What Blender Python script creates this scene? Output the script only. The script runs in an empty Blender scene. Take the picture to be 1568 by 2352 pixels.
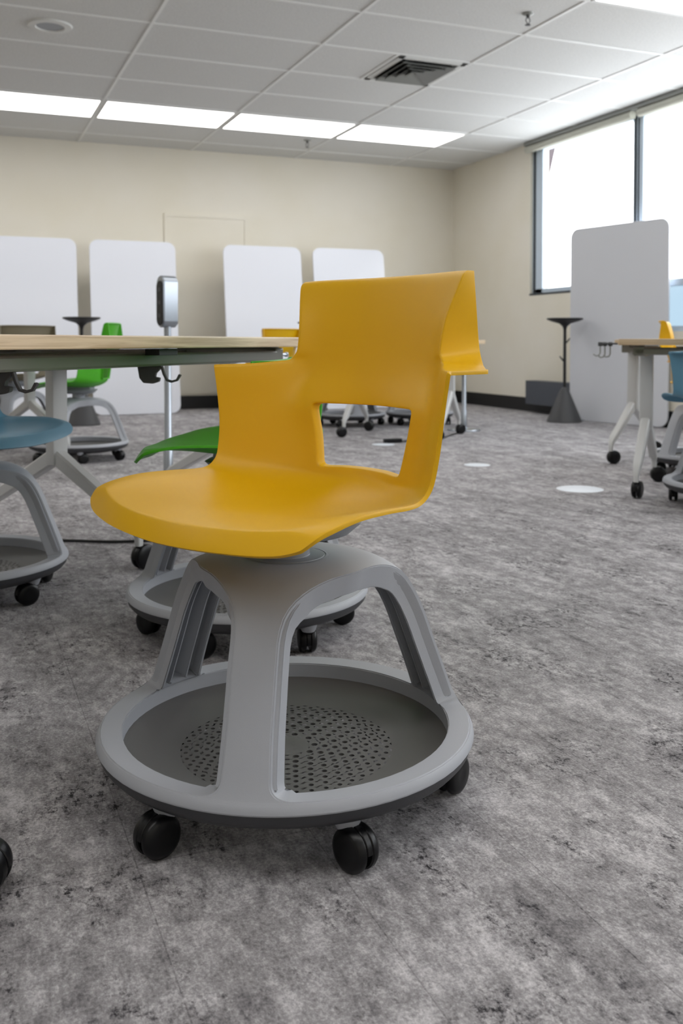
import bpy, bmesh, math, random
from mathutils import Vector, Matrix
PI = math.pi
random.seed(7)
sc = bpy.context.scene
COL = sc.collection

# ---------------------------------------------------------------- camera
cam_d = bpy.data.cameras.new('camera')
cam = bpy.data.objects.new('camera', cam_d)
COL.objects.link(cam)
YAW, PITCH, CAMZ = .3857, -.0292, .712
cam.location = (0, 0, CAMZ)
cam.rotation_euler = (PI / 2 + PITCH, 0, -YAW)
cam_d.sensor_width = 36
cam_d.lens = 2192.7 / 2352 * 36
cam_d.shift_y = -(1176 - 849.5) / 2352
cam_d.clip_start = .05
cam_d.dof.use_dof = True
cam_d.dof.focus_distance = 1.5
cam_d.dof.aperture_fstop = 7.0
sc.camera = cam

# ---------------------------------------------------------------- world, exposure
w = bpy.data.worlds.new('overcast_sky')
sc.world = w
w.use_nodes = True
w.node_tree.nodes['Background'].inputs[0].default_value = (.93, .965, 1, 1)
w.node_tree.nodes['Background'].inputs[1].default_value = 5.4
sc.view_settings.view_transform = 'Standard'
sc.view_settings.look = 'None'
sc.view_settings.gamma = 1
sc.view_settings.exposure = 0.0
sc.view_settings.use_curve_mapping = False
PANEL = 4.5
sc.cycles.max_bounces = 10
sc.cycles.diffuse_bounces = 6
sc.cycles.use_denoising = True

# room dimensions
XR, YB, ZC = 5.488, 10.02, 2.743
XL, YF = -5.2, -4.2
GX0, GY0, GW, GD = 1.1926, 5.4487, 1.1595, .688

# daylight portals in the window openings
def portal(y0, y1, z0, z1):
    l = bpy.data.lights.new('daylight_portal', 'AREA')
    l.shape = 'RECTANGLE'; l.size = abs(y1 - y0); l.size_y = z1 - z0
    o = bpy.data.objects.new('daylight_portal', l); COL.objects.link(o)
    o.location = (XR + .17, (y0 + y1) / 2, (z0 + z1) / 2)
    o.rotation_euler = (0, PI / 2, 0)
    # area light local x -> world -z ; swap sizes
    l.size, l.size_y = z1 - z0, abs(y1 - y0)
    l.cycles.is_portal = True

# ---------------------------------------------------------------- helpers
def lin(c):
    return tuple(((v / 255) / 12.92 if v / 255 <= .04045 else ((v / 255 + .055) / 1.055) ** 2.4) for v in c)

def mat(name, rgb, rough=.5, metal=0, spec=.5, bump=0, bscale=300, coat=0, vary=0):
    m = bpy.data.materials.new(name); m.use_nodes = True
    nt = m.node_tree; b = nt.nodes['Principled BSDF']
    c = lin(rgb)
    b.inputs['Base Color'].default_value = (*c, 1)
    b.inputs['Roughness'].default_value = rough
    b.inputs['Metallic'].default_value = metal
    b.inputs['Specular IOR Level'].default_value = spec
    if coat:
        b.inputs['Coat Weight'].default_value = coat
    tc = nt.nodes.new('ShaderNodeTexCoord')
    if bump:
        n = nt.nodes.new('ShaderNodeTexNoise'); n.inputs['Scale'].default_value = bscale
        n.inputs['Detail'].default_value = 2
        nt.links.new(tc.outputs['Object'], n.inputs['Vector'])
        bp = nt.nodes.new('ShaderNodeBump'); bp.inputs['Strength'].default_value = bump
        bp.inputs['Distance'].default_value = .001
        nt.links.new(n.outputs['Fac'], bp.inputs['Height'])
        nt.links.new(bp.outputs['Normal'], b.inputs['Normal'])
    if vary:
        n = nt.nodes.new('ShaderNodeTexNoise'); n.inputs['Scale'].default_value = 6
        n.inputs['Detail'].default_value = 5
        nt.links.new(tc.outputs['Object'], n.inputs['Vector'])
        mr = nt.nodes.new('ShaderNodeMapRange')
        mr.inputs[3].default_value = rough - vary; mr.inputs[4].default_value = rough + vary
        nt.links.new(n.outputs['Fac'], mr.inputs[0])
        nt.links.new(mr.outputs[0], b.inputs['Roughness'])
    return m

def emis(name, rgb, s):
    m = bpy.data.materials.new(name); m.use_nodes = True
    nt = m.node_tree; nt.nodes.clear()
    e = nt.nodes.new('ShaderNodeEmission'); o = nt.nodes.new('ShaderNodeOutputMaterial')
    e.inputs[0].default_value = (*rgb, 1); e.inputs[1].default_value = s
    nt.links.new(e.outputs[0], o.inputs[0])
    return m

def glass_mat(name, rgb, refl=.06):
    m = bpy.data.materials.new(name); m.use_nodes = True
    nt = m.node_tree; nt.nodes.clear()
    t = nt.nodes.new('ShaderNodeBsdfTransparent'); g = nt.nodes.new('ShaderNodeBsdfGlossy')
    t.inputs[0].default_value = (*rgb, 1); g.inputs['Roughness'].default_value = .02
    mx = nt.nodes.new('ShaderNodeMixShader'); mx.inputs[0].default_value = refl
    o = nt.nodes.new('ShaderNodeOutputMaterial')
    nt.links.new(t.outputs[0], mx.inputs[1]); nt.links.new(g.outputs[0], mx.inputs[2])
    nt.links.new(mx.outputs[0], o.inputs[0])
    return m

def link(name, verts, faces, m=None, parent=None, smooth=False):
    me = bpy.data.meshes.new(name); me.from_pydata([tuple(v) for v in verts], [], faces)
    bm = bmesh.new(); bm.from_mesh(me)
    bmesh.ops.recalc_face_normals(bm, faces=bm.faces)
    bm.to_mesh(me); bm.free()
    return link_me(name, me, m, parent, smooth)

def link_me(name, me, m=None, parent=None, smooth=False, angle=40):
    o = bpy.data.objects.new(name, me); COL.objects.link(o)
    if m: me.materials.append(m)
    if parent: o.parent = parent
    if smooth:
        for p in me.polygons: p.use_smooth = True
        if angle:
            try: me.set_sharp_from_angle(angle=math.radians(angle))
            except Exception: pass
    return o

class MB:
    """collects shapes into one mesh"""
    def __init__(s): s.bm = bmesh.new()
    def box(s, x0, x1, y0, y1, z0, z1, bev=0, M=None, seg=2):
        b = bmesh.new()
        bmesh.ops.create_cube(b, size=1)
        for v in b.verts:
            v.co = Vector(((x0 + x1) / 2 + v.co.x * (x1 - x0), (y0 + y1) / 2 + v.co.y * (y1 - y0), (z0 + z1) / 2 + v.co.z * (z1 - z0)))
        if bev: bmesh.ops.bevel(b, geom=b.edges[:], offset=bev, segments=seg, affect='EDGES', profile=.6)
        return s._add(b, M)
    def _add(s, b, M=None):
        if M is not None: b.transform(M)
        me = bpy.data.meshes.new('tmp'); b.to_mesh(me); b.free()
        s.bm.from_mesh(me); bpy.data.meshes.remove(me)
        return s
    def lathe(s, prof, n=32, M=None, cap=True):
        b = bmesh.new(); rings = []
        for r, z in prof:
            if r < 1e-5: rings.append([b.verts.new((0, 0, z))])
            else: rings.append([b.verts.new((r * math.cos(2 * PI * i / n), r * math.sin(2 * PI * i / n), z)) for i in range(n)])
        for a, c in zip(rings[:-1], rings[1:]):
            for i in range(n):
                j = (i + 1) % n
                if len(a) == 1 and len(c) == 1: continue
                if len(a) == 1: b.faces.new((a[0], c[i], c[j]))
                elif len(c) == 1: b.faces.new((a[i], a[j], c[0]))
                else: b.faces.new((a[i], a[j], c[j], c[i]))
        if cap:
            for R in (rings[0], rings[-1]):
                if len(R) > 1: b.faces.new(R)
        bmesh.ops.recalc_face_normals(b, faces=b.faces)
        return s._add(b, M)
    def tube(s, pts, r, n=10, M=None, flat=None, cap=True):
        """round (or flat=(w,h) rectangular-ish) section swept along points"""
        b = bmesh.new(); P = [Vector(p) for p in pts]; rings = []
        up = Vector((0, 0, 1))
        t0 = (P[1] - P[0]).normalized()
        if abs(t0.dot(up)) > .9: up = Vector((1, 0, 0))
        side = t0.cross(up).normalized()
        for i, p in enumerate(P):
            t = ((P[min(i + 1, len(P) - 1)] - P[max(i - 1, 0)])).normalized()
            side = (side - t * side.dot(t)).normalized(); u = t.cross(side)
            if flat:
                wv, hv = flat[i] if isinstance(flat, list) else flat
                c = min(wv, hv) * .3
                sec = [(wv - c, hv), (-(wv - c), hv), (-wv, hv - c), (-wv, -(hv - c)), (-(wv - c), -hv), (wv - c, -hv), (wv, -(hv - c)), (wv, hv - c)]
                rings.append([b.verts.new(p + side * a + u * c2) for a, c2 in sec])
            else:
                rr = r[i] if isinstance(r, (list, tuple)) else r
                rings.append([b.verts.new(p + side * rr * math.cos(2 * PI * k / n) + u * rr * math.sin(2 * PI * k / n)) for k in range(n)])
        for a, c in zip(rings[:-1], rings[1:]):
            k = len(a)
            for i in range(k): b.faces.new((a[i], a[(i + 1) % k], c[(i + 1) % k], c[i]))
        if cap:
            b.faces.new(rings[0]); b.faces.new(rings[-1])
        bmesh.ops.recalc_face_normals(b, faces=b.faces)
        return s._add(b, M)
    def prism(s, poly, y0, y1, bev=0, M=None):
        """poly in x,z extruded in y"""
        b = bmesh.new()
        f = b.faces.new([b.verts.new((x, y0, z)) for x, z in poly])
        r = bmesh.ops.extrude_face_region(b, geom=[f])
        for v in [g for g in r['geom'] if isinstance(g, bmesh.types.BMVert)]: v.co.y = y1
        bmesh.ops.recalc_face_normals(b, faces=b.faces)
        if bev: bmesh.ops.bevel(b, geom=b.edges[:], offset=bev, segments=2, affect='EDGES')
        return s._add(b, M)
    def build(s, name, m=None, parent=None, smooth=True, angle=40):
        me = bpy.data.meshes.new(name); s.bm.to_mesh(me); s.bm.free()
        return link_me(name, me, m, parent, smooth, angle)

def R(d): return math.radians(d)
def T(x, y, z): return Matrix.Translation((x, y, z))
def RZ(a): return Matrix.Rotation(a, 4, 'Z')
def RX(a): return Matrix.Rotation(a, 4, 'X')
def RY(a): return Matrix.Rotation(a, 4, 'Y')

def tag(o, label=None, cat=None, group=None, kind=None):
    if label: o['label'] = label
    if cat: o['category'] = cat
    if group: o['group'] = group
    if kind: o['kind'] = kind
    return o
def empty(name, loc, rz=0, label=None, cat=None, group=None):
    o = bpy.data.objects.new(name, None); COL.objects.link(o)
    o.location = loc; o.rotation_euler = (0, 0, rz); o.empty_display_size = .1
    return tag(o, label, cat, group)
def copy_tree(o, parent=None):
    c = o.copy(); COL.objects.link(c); c.parent = parent
    for ch in [x for x in COL.objects if x.parent == o]: copy_tree(ch, c)
    return c
def kids(o): return [x for x in COL.objects if x.parent == o]

# ---------------------------------------------------------------- materials
M_YEL = mat('yellow_plastic', (222, 171, 0), .42, spec=.4, bump=.08, bscale=900)
M_GRN = mat('green_plastic', (70, 168, 20), .42, bump=.08, bscale=900)
M_BLU = mat('dusty_blue_plastic', (96, 146, 172), .42, bump=.08, bscale=900)
M_TAU = mat('taupe_plastic', (120, 112, 92), .45, bump=.08, bscale=900)
M_BASE = mat('light_grey_plastic', (166, 169, 176), .5, bump=.1, bscale=700, vary=.06)
M_HUB = mat('mid_grey_plastic', (146, 150, 156), .42, bump=.08, bscale=700)
M_TRAY = mat('dark_grey_plastic', (92, 91, 90), .48, bump=.1, bscale=600, vary=.08)
M_UNDER = mat('charcoal_plastic', (60, 61, 65), .5, bump=.1, bscale=600)
M_BLK = mat('black_nylon', (9, 9, 12), .34, spec=.35, bump=.05, bscale=400)
M_BLKM = mat('matt_black', (26, 26, 28), .5)
M_CHARCOAL = mat('charcoal_steel', (66, 66, 68), .5)
M_WSTEEL = mat('white_painted_steel', (205, 206, 206), .38)
M_SILV = mat('silver_aluminium', (168, 174, 182), .3, metal=.8)
M_RAIL = mat('grey_steel_rail', (128, 126, 120), .28, metal=.45)
M_BOARD = mat('white_board_surface', (226, 229, 238), .18, spec=.5)
M_SCREEN = mat('grey_white_board_back', (216, 218, 224), .4)
M_BASEB = mat('black_vinyl_base', (22, 22, 24), .5)
M_TILE_W = mat('white_trim_paint', (215, 216, 214), .5)
M_GRID = mat('ceiling_grid_paint', (232, 233, 232), .45)
M_ALU = mat('blue_grey_window_frame', (196, 210, 224), .45)
M_DARKGAP = mat('dark_rubber', (44, 50, 56), .6)
M_VENT = mat('vent_metal', (150, 152, 148), .4, metal=.3)
M_SHADE = mat('roller_shade_fabric', (196, 196, 184), .8)
M_STICK = mat('white_floor_sticker', (226, 232, 240), .4)
M_CABLE = mat('black_cable_rubber', (20, 19, 18), .5)
M_PANEL = emis('light_diffuser', (1, .985, .96), PANEL)
M_GLASS = glass_mat('window_glass', (1, 1, 1))
M_GLASS2 = glass_mat('tinted_lower_glass', (.11, .145, .17), .05)
M_BRICK = mat('pinkish_stucco', (76, 68, 72), .8, bump=.3, bscale=60)

def wall_material():
    m = mat('cream_wall_paint', (226, 221, 208), .7)
    nt = m.node_tree; b = nt.nodes['Principled BSDF']
    tc = nt.nodes.new('ShaderNodeTexCoord'); n = nt.nodes.new('ShaderNodeTexNoise')
    n.inputs['Scale'].default_value = 1.1; n.inputs['Detail'].default_value = 3
    nt.links.new(tc.outputs['Object'], n.inputs['Vector'])
    cr = nt.nodes.new('ShaderNodeValToRGB')
    cr.color_ramp.elements[0].position = .35; cr.color_ramp.elements[1].position = .65
    cr.color_ramp.elements[0].color = (*lin((225, 219, 203)), 1)
    cr.color_ramp.elements[1].color = (*lin((230, 225, 213)), 1)
    nt.links.new(n.outputs['Fac'], cr.inputs[0]); nt.links.new(cr.outputs[0], b.inputs['Base Color'])
    n2 = nt.nodes.new('ShaderNodeTexNoise'); n2.inputs['Scale'].default_value = 180
    nt.links.new(tc.outputs['Object'], n2.inputs['Vector'])
    bp = nt.nodes.new('ShaderNodeBump'); bp.inputs['Strength'].default_value = .15; bp.inputs['Distance'].default_value = .001
    nt.links.new(n2.outputs['Fac'], bp.inputs['Height']); nt.links.new(bp.outputs['Normal'], b.inputs['Normal'])
    return m
M_WALL = wall_material()

def tile_material():
    m = mat('acoustic_ceiling_tile', (220, 221, 220), .85)
    nt = m.node_tree; b = nt.nodes['Principled BSDF']
    tc = nt.nodes.new('ShaderNodeTexCoord'); n = nt.nodes.new('ShaderNodeTexNoise')
    n.inputs['Scale'].default_value = 90; n.inputs['Detail'].default_value = 6
    nt.links.new(tc.outputs['Object'], n.inputs['Vector'])
    cr = nt.nodes.new('ShaderNodeValToRGB')
    cr.color_ramp.elements[0].position = .3; cr.color_ramp.elements[1].position = .7
    cr.color_ramp.elements[0].color = (*lin((206, 207, 206)), 1)
    cr.color_ramp.elements[1].color = (*lin((222, 223, 222)), 1)
    nt.links.new(n.outputs['Fac'], cr.inputs[0]); nt.links.new(cr.outputs[0], b.inputs['Base Color'])
    bp = nt.nodes.new('ShaderNodeBump'); bp.inputs['Strength'].default_value = .3; bp.inputs['Distance'].default_value = .002
    nt.links.new(n.outputs['Fac'], bp.inputs['Height']); nt.links.new(bp.outputs['Normal'], b.inputs['Normal'])
    return m
M_TILE = tile_material()

def floor_material():
    m = bpy.data.materials.new('distressed_grey_carpet_plank'); m.use_nodes = True
    nt = m.node_tree; b = nt.nodes['Principled BSDF']; L = nt.links.new
    def N(t, **k):
        n = nt.nodes.new(t)
        for a, v in k.items(): setattr(n, a, v)
        return n
    tc = N('ShaderNodeTexCoord')
    def noise(scale, stretch, detail, rough, off=(0, 0, 0), dist=0):
        mp = N('ShaderNodeMapping'); mp.inputs['Scale'].default_value = stretch; mp.inputs['Location'].default_value = off
        L(tc.outputs['Object'], mp.inputs['Vector'])
        n = N('ShaderNodeTexNoise'); n.inputs['Scale'].default_value = scale; n.inputs['Detail'].default_value = detail
        n.inputs['Roughness'].default_value = rough; n.inputs['Distortion'].default_value = dist
        L(mp.outputs[0], n.inputs['Vector']); return n.outputs['Fac']
    def math_(op, a, c, clamp=False):
        n = N('ShaderNodeMath', operation=op); n.use_clamp = clamp
        for i, v in enumerate((a, c)):
            if isinstance(v, (int, float)): n.inputs[i].default_value = v
            else: L(v, n.inputs[i])
        return n.outputs[0]
    def ramp(f, p0, p1, v0=0., v1=1.):
        n = N('ShaderNodeMapRange'); n.inputs[1].default_value = p0; n.inputs[2].default_value = p1
        n.inputs[3].default_value = v0; n.inputs[4].default_value = v1
        L(f, n.inputs[0]); return n.outputs[0]
    cloud = noise(2.6, (1.5, .7, 1), 5, .6)
    streak = noise(9, (1.6, .75, 1), 9, .74, (3, 1, 0))
    streak2 = noise(34, (1.4, .75, 1), 6, .75, (9, 4, 0))
    grain = noise(230, (1, .8, 1), 3, .75)
    pits = noise(60, (1.25, .8, 1), 6, .8, (2, 7, 0))
    pitmask = noise(5.5, (1.5, .7, 1), 5, .65, (5, 5, 0))
    v = math_('MULTIPLY', ramp(cloud, .3, .7), .16)
    v = math_('ADD', v, math_('MULTIPLY', ramp(streak, .34, .68), .30))
    v = math_('ADD', v, math_('MULTIPLY', ramp(streak2, .3, .7), .34))
    v = math_('ADD', v, math_('MULTIPLY', ramp(grain, .32, .68), .26))
    # dark worn pits
    pt = math_('MULTIPLY', ramp(pits, .50, .66), ramp(pitmask, .48, .68))
    pt = math_('MULTIPLY', pt, .95, True)
    v = math_('SUBTRACT', v, pt, True)
    v = math_('ADD', math_('MULTIPLY', math_('SUBTRACT', v, .50), 1.28), .60, True)
    # plank tone offsets and seams
    br = N('ShaderNodeTexBrick'); br.offset = .37; br.offset_frequency = 1
    mp = N('ShaderNodeMapping'); mp.inputs['Rotation'].default_value = (0, 0, PI / 2)
    mp.inputs['Location'].default_value = (-.08, .027 + .25, 0)
    L(tc.outputs['Object'], mp.inputs['Vector']); L(mp.outputs[0], br.inputs['Vector'])
    br.inputs['Scale'].default_value = 1; br.inputs['Brick Width'].default_value = 1.0; br.inputs['Row Height'].default_value = .25
    br.inputs['Mortar Size'].default_value = .0013; br.inputs['Mortar Smooth'].default_value = .6
    br.inputs['Color1'].default_value = (.46, .46, .46, 1); br.inputs['Color2'].default_value = (.54, .54, .54, 1)
    br.inputs['Mortar'].default_value = (.5, .5, .5, 1)
    sep = N('ShaderNodeSeparateColor'); L(br.outputs['Color'], sep.inputs[0])
    v = math_('ADD', v, math_('MULTIPLY', math_('SUBTRACT', sep.outputs[0], .5), .6), True)
    v = math_('SUBTRACT', v, math_('MULTIPLY', br.outputs['Fac'], .15), True)
    cr = N('ShaderNodeValToRGB'); e = cr.color_ramp.elements
    e[0].position = 0; e[0].color = (*lin((40, 38, 40)), 1)
    e[1].position = 1; e[1].color = (*lin((210, 207, 209)), 1)
    for p, c in ((.2, (84, 82, 85)), (.42, (122, 119, 121)), (.62, (150, 147, 149))):
        q = e.new(p); q.color = (*lin(c), 1)
    L(v, cr.inputs[0]); L(cr.outputs[0], b.inputs['Base Color'])
    b.inputs['Roughness'].default_value = .82; b.inputs['Specular IOR Level'].default_value = .25
    bp = N('ShaderNodeBump'); bp.inputs['Strength'].default_value = .35; bp.inputs['Distance'].default_value = .0015
    L(v, bp.inputs['Height']); L(bp.outputs['Normal'], b.inputs['Normal'])
    return m
M_FLOOR = floor_material()

def wood_material():
    m = mat('pale_maple_laminate', (205, 180, 146), .38)
    nt = m.node_tree; b = nt.nodes['Principled BSDF']
    tc = nt.nodes.new('ShaderNodeTexCoord'); mp = nt.nodes.new('ShaderNodeMapping')
    mp.inputs['Scale'].default_value = (2.2, 26, 60)
    n = nt.nodes.new('ShaderNodeTexNoise'); n.inputs['Scale'].default_value = 1.6; n.inputs['Detail'].default_value = 6; n.inputs['Distortion'].default_value = .8
    nt.links.new(tc.outputs['Object'], mp.inputs['Vector']); nt.links.new(mp.outputs[0], n.inputs['Vector'])
    cr = nt.nodes.new('ShaderNodeValToRGB')
    cr.color_ramp.elements[0].position = .36; cr.color_ramp.elements[1].position = .6
    cr.color_ramp.elements[0].color = (*lin((184, 158, 126)), 1)
    cr.color_ramp.elements[1].color = (*lin((214, 192, 160)), 1)
    nt.links.new(n.outputs['Fac'], cr.inputs[0]); nt.links.new(cr.outputs[0], b.inputs['Base Color'])
    return m
M_WOOD = wood_material()

# ---------------------------------------------------------------- room shell
def struct(o): o['kind'] = 'structure'; return o
fl = struct(link('floor', [(XL, YF, 0), (XR, YF, 0), (XR, YB, 0), (XL, YB, 0)], [(0, 1, 2, 3)], M_FLOOR))
struct(MB().box(XL, XR, YF, YB, ZC, ZC + .06).build('ceiling', M_TILE, smooth=False))
struct(MB().box(XL - .2, XR + .2, YB, YB + .15, 0, ZC).build('wall_back', M_WALL, smooth=False))
struct(MB().box(XL - .2, XR + .2, YF - .15, YF, 0, ZC).build('wall_front', M_WALL, smooth=False))
struct(MB().box(XL - .15, XL, YF, YB, 0, ZC).build('wall_left', M_WALL, smooth=False))
WY1 = 8.378
mull = [8.318, 6.772, 5.02, 3.27, 1.52, -.23, -2.05]
ZS, ZT, ZL = 1.207, 2.70, .80
wr = MB()
wr.box(XR, XR + .22, WY1, YB, 0, ZC)
wr.box(XR, XR + .22, YF, -2.1, 0, ZC)
wr.box(XR, XR + .22, -2.1, WY1, ZT, ZC)
wr.box(XR, XR + .22, 6.746, WY1, 0, ZS)
wr.box(XR, XR + .22, -2.1, 6.746, 0, ZL)
struct(wr.build('wall_right', M_WALL, smooth=False))

# ceiling grid
g = MB(); gt = .011
i = -6
while GX0 + i * GW < XR:
    x = GX0 + i * GW
    if x > XL: g.box(x - gt, x + gt, YF, YB, ZC - .006, ZC)
    i += 1
j = -14
while GY0 + j * GD < YB:
    y = GY0 + j * GD
    if y > YF: g.box(XL, XR, y - gt, y + gt, ZC - .0055, ZC)
    j += 1
xm = GX0 + 1.5 * GW
g.box(xm - gt, xm + gt, GY0 + GD, GY0 + 2 * GD, ZC - .006, ZC)
struct(g.build('trim_1', M_GRID, smooth=False))

# baseboards
bh = .14
struct(MB().box(XL, XR, YB - .014, YB, 0, bh, .002).build('baseboard_back', M_BASEB, smooth=False))
struct(MB().box(XR - .014, XR, YF, YB - .014, 0, bh, .002).build('baseboard_right', M_BASEB, smooth=False))
struct(MB().box(XL, XL + .014, YF, YB - .014, 0, bh, .002).build('baseboard_left', M_BASEB, smooth=False))

# flush door painted like the wall
d = MB(); d.box(2.10, 2.93, YB - .009, YB - .001, .16, 2.03, .002)
dr = struct(d.build('door_1', M_WALL, smooth=False))
f = MB(); f.box(2.06, 2.10, YB - .015, YB - .001, .141, 2.03); f.box(2.93, 2.97, YB - .015, YB - .001, .141, 2.03); f.box(2.06, 2.97, YB - .015, YB - .001, 2.03, 2.065)
struct(f.build('trim_2', M_WALL, smooth=False))

# windows along the right wall
def window(n, y1, y0, zs, lower):
    fr = MB(); xg = XR + .06; wd = .012
    fr.box(xg - .03, xg + .03, y0, y1, ZT - .05, ZT, .003)
    fr.box(xg - .03, xg + .03, y0, y1, zs, zs + .045, .003)
    fr.box(xg - .03, xg + .03, y0, y0 + wd, zs, ZT, .003)
    fr.box(xg - .03, xg + .03, y1 - wd, y1, zs, ZT, .003)
    if lower: fr.box(xg - .03, xg + .03, y0, y1, ZS - .03, ZS + .03, .003)
    fo = struct(fr.build('window_%d' % n, M_ALU, smooth=False))
    zb = ZS if lower else zs
    link('pane', [(xg, y0, zb), (xg, y1, zb), (xg, y1, ZT), (xg, y0, ZT)], [(0, 1, 2, 3)], M_GLASS, fo)
    if lower: link('lower_pane', [(xg, y0, zs), (xg, y1, zs), (xg, y1, ZS), (xg, y0, ZS)], [(0, 1, 2, 3)], M_GLASS2, fo)
    gs = MB()
    gs.box(xg - .033, xg - .029, y0 + wd, y0 + wd + .012, zs + .04, ZT - .05)
    gs.box(xg - .033, xg - .029, y1 - wd - .012, y1 - wd, zs + .04, ZT - .05)
    gs.build('gasket', M_DARKGAP, fo, smooth=False)
    portal(y0, y1, zs, ZT)
for k in range(6):
    window(k + 1, mull[k] + (.05 if k == 0 else -.014), mull[k + 1] + .014, ZS if k == 0 else ZL, k > 0)
ml = MB()
for k in range(1, 6): ml.box(XR + .030, XR + .055, mull[k] - .085, mull[k] + .035, ZL if k > 1 else ZL, ZT, .004)
ml.box(XR + .030, XR + .055, 8.20, WY1, ZS, ZT, .004)
struct(ml.build('trim_3', M_ALU, smooth=False))
mg = MB()
for k in range(1, 6): mg.box(XR + .027, XR + .031, mull[k] - .005, mull[k] + .012, ZL, ZT)
mg.box(XR + .027, XR + .031, 8.318, 8.338, ZS, ZT)
struct(mg.build('trim_5', M_DARKGAP, smooth=False))
struct(MB().box(XR - .004, XR + .2, 6.78, WY1 + .005, ZS - .02, ZS, .003).build('trim_4', M_DARKGAP, smooth=False))
# roller shades under the ceiling
sh = empty('roller_shade', (XR - .04, 5.0, 2.62), 0, 'rolled up beige roller shade with metal cassette along the top of the windows', 'window shade')
cs = MB(); cs.box(-.035, .035, -7, 3.39, .085, .12, .004); cs.build('cassette', M_VENT, sh, smooth=False)
for (a, b_) in ((1.74, 3.38), (-.02, 1.66), (-1.78, -.10), (-3.53, -1.85), (-5.28, -3.6)):
    MB().lathe([(.034, a), (.036, a + .004), (.036, b_ - .004), (.034, b_)], 24, RX(-PI / 2) @ T(0, 0, 0)).build('shade_roll', M_SHADE, sh).location = (0, 0, .05)
# a leaning stucco pier outside the first window
PP = [(9.09, 0), (9.07, 2.2), (8.99, 2.47), (8.86, 2.8), (8.7, 3.2), (9.9, 3.2), (9.9, 0)]
pr = link('stucco_pier', [(6.1, y + .13, z) for y, z in PP] + [(6.2, y + .13, z) for y, z in PP],
          [tuple(range(7)), tuple(range(7, 14))] + [(k, (k + 1) % 7, (k + 1) % 7 + 7, k + 7) for k in range(7)], M_BRICK)
tag(pr, 'pinkish pier with a slanting edge seen outside through the left end of the window', 'pier')

# ---------------------------------------------------------------- ceiling lights
def panel_proto():
    r = empty('ceiling_light', (0, 0, 0))
    f = MB(); W2, D2, b_ = GW / 2 - .012, GD / 2 - .012, .018
    f.box(-W2, W2, -D2, -D2 + b_, -.012, -.001, .002); f.box(-W2, W2, D2 - b_, D2, -.012, -.001, .002)
    f.box(-W2, -W2 + b_, -D2, D2, -.012, -.001, .002); f.box(W2 - b_, W2, -D2, D2, -.012, -.001, .002)
    f.build('frame', M_TILE_W, r, smooth=False)
    MB().box(-W2 + b_, W2 - b_, -D2 + b_, D2 - b_, -.009, -.004).build('diffuser', M_PANEL, r, smooth=False)
    return r
pp = panel_proto(); first = True
def lname(i, j):
    if j == 4:
        return {0: 'second from left of the lit ceiling panels near the back wall', 1: 'third from the left of the lit ceiling panels in a row near the back wall',
                2: 'rightmost lit ceiling panel of the row near the back wall', -1: 'leftmost lit ceiling panel near the back wall, cut by the photo edge'}[i]
    return 'bright ceiling panel cut off at the top right corner of the photo'
for (j, cols) in ((4, range(-1, 3)), (-2, range(2, 3))):
    for i in cols:
        o = pp if first else copy_tree(pp); first = False
        o.location = (GX0 + (i + .5) * GW, GY0 + (j + .5) * GD, ZC - .0001)
        tag(o, lname(i, j), 'ceiling light', 'ceiling light panels')
# panels of the same rows that lie outside the photograph light the room
for (j, cols) in ((4, (-5, -4, -3, -2)), (-2, (-4, -3, -2, -1, 0, 1)), (-8, (-4, -3, -2, -1, 0, 1, 2)), (-13, (-4, -2, 0, 2))):
    for i in cols:
        o = copy_tree(pp)
        o.location = (GX0 + (i + .5) * GW, GY0 + (j + .5) * GD, ZC - .0001)
        tag(o, 'lit ceiling panel outside the frame of the photo', 'ceiling light', 'ceiling light panels beyond the frame')

# ceiling vent
vx0, vx1, vy0, vy1 = xm + .02, GX0 + 2 * GW - .02, GY0 + GD + .02, GY0 + 2 * GD - .02
v = empty('ceiling_vent', ((vx0 + vx1) / 2, (vy0 + vy1) / 2, ZC), 0, 'square louvred air vent set in the ceiling grid', 'vent')
hx, hy = (vx1 - vx0) / 2, (vy1 - vy0) / 2
def ringbox(k, z0, z1, wd):
    m = MB(); a, c = hx * k, hy * k
    m.prism([(-a, z0), (-a + wd, z1), (-a + wd, z1 - .003), (-a, z0 - .003)], -c, c)
    m.prism([(a, z0), (a - wd, z1), (a - wd, z1 - .003), (a, z0 - .003)], -c, c)
    m.prism([(-c, z0), (-c + wd, z1), (-c + wd, z1 - .003), (-c, z0 - .003)], -a, a, M=RZ(PI / 2))
    m.prism([(c, z0), (c - wd, z1), (c - wd, z1 - .003), (c, z0 - .003)], -a, a, M=RZ(PI / 2))
    return m
MB().box(-hx * .9, hx * .9, -hy * .9, hy * .9, -.004, -.001).build('duct', M_BLKM, v, smooth=False)
fm = MB()
for (a0, a1, c0, c1) in ((-hx, hx, -hy, -hy * .84), (-hx, hx, hy * .84, hy), (-hx, -hx * .84, -hy, hy), (hx * .84, hx, -hy, hy)): fm.box(a0, a1, c0, c1, -.012, -.001, .002)
fm.build('frame', M_TILE_W, v, smooth=False)
for k in (.78, .58, .38, .18): ringbox(k, -.028, -.006, .035).build('louver', M_VENT, v, smooth=False)

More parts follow.
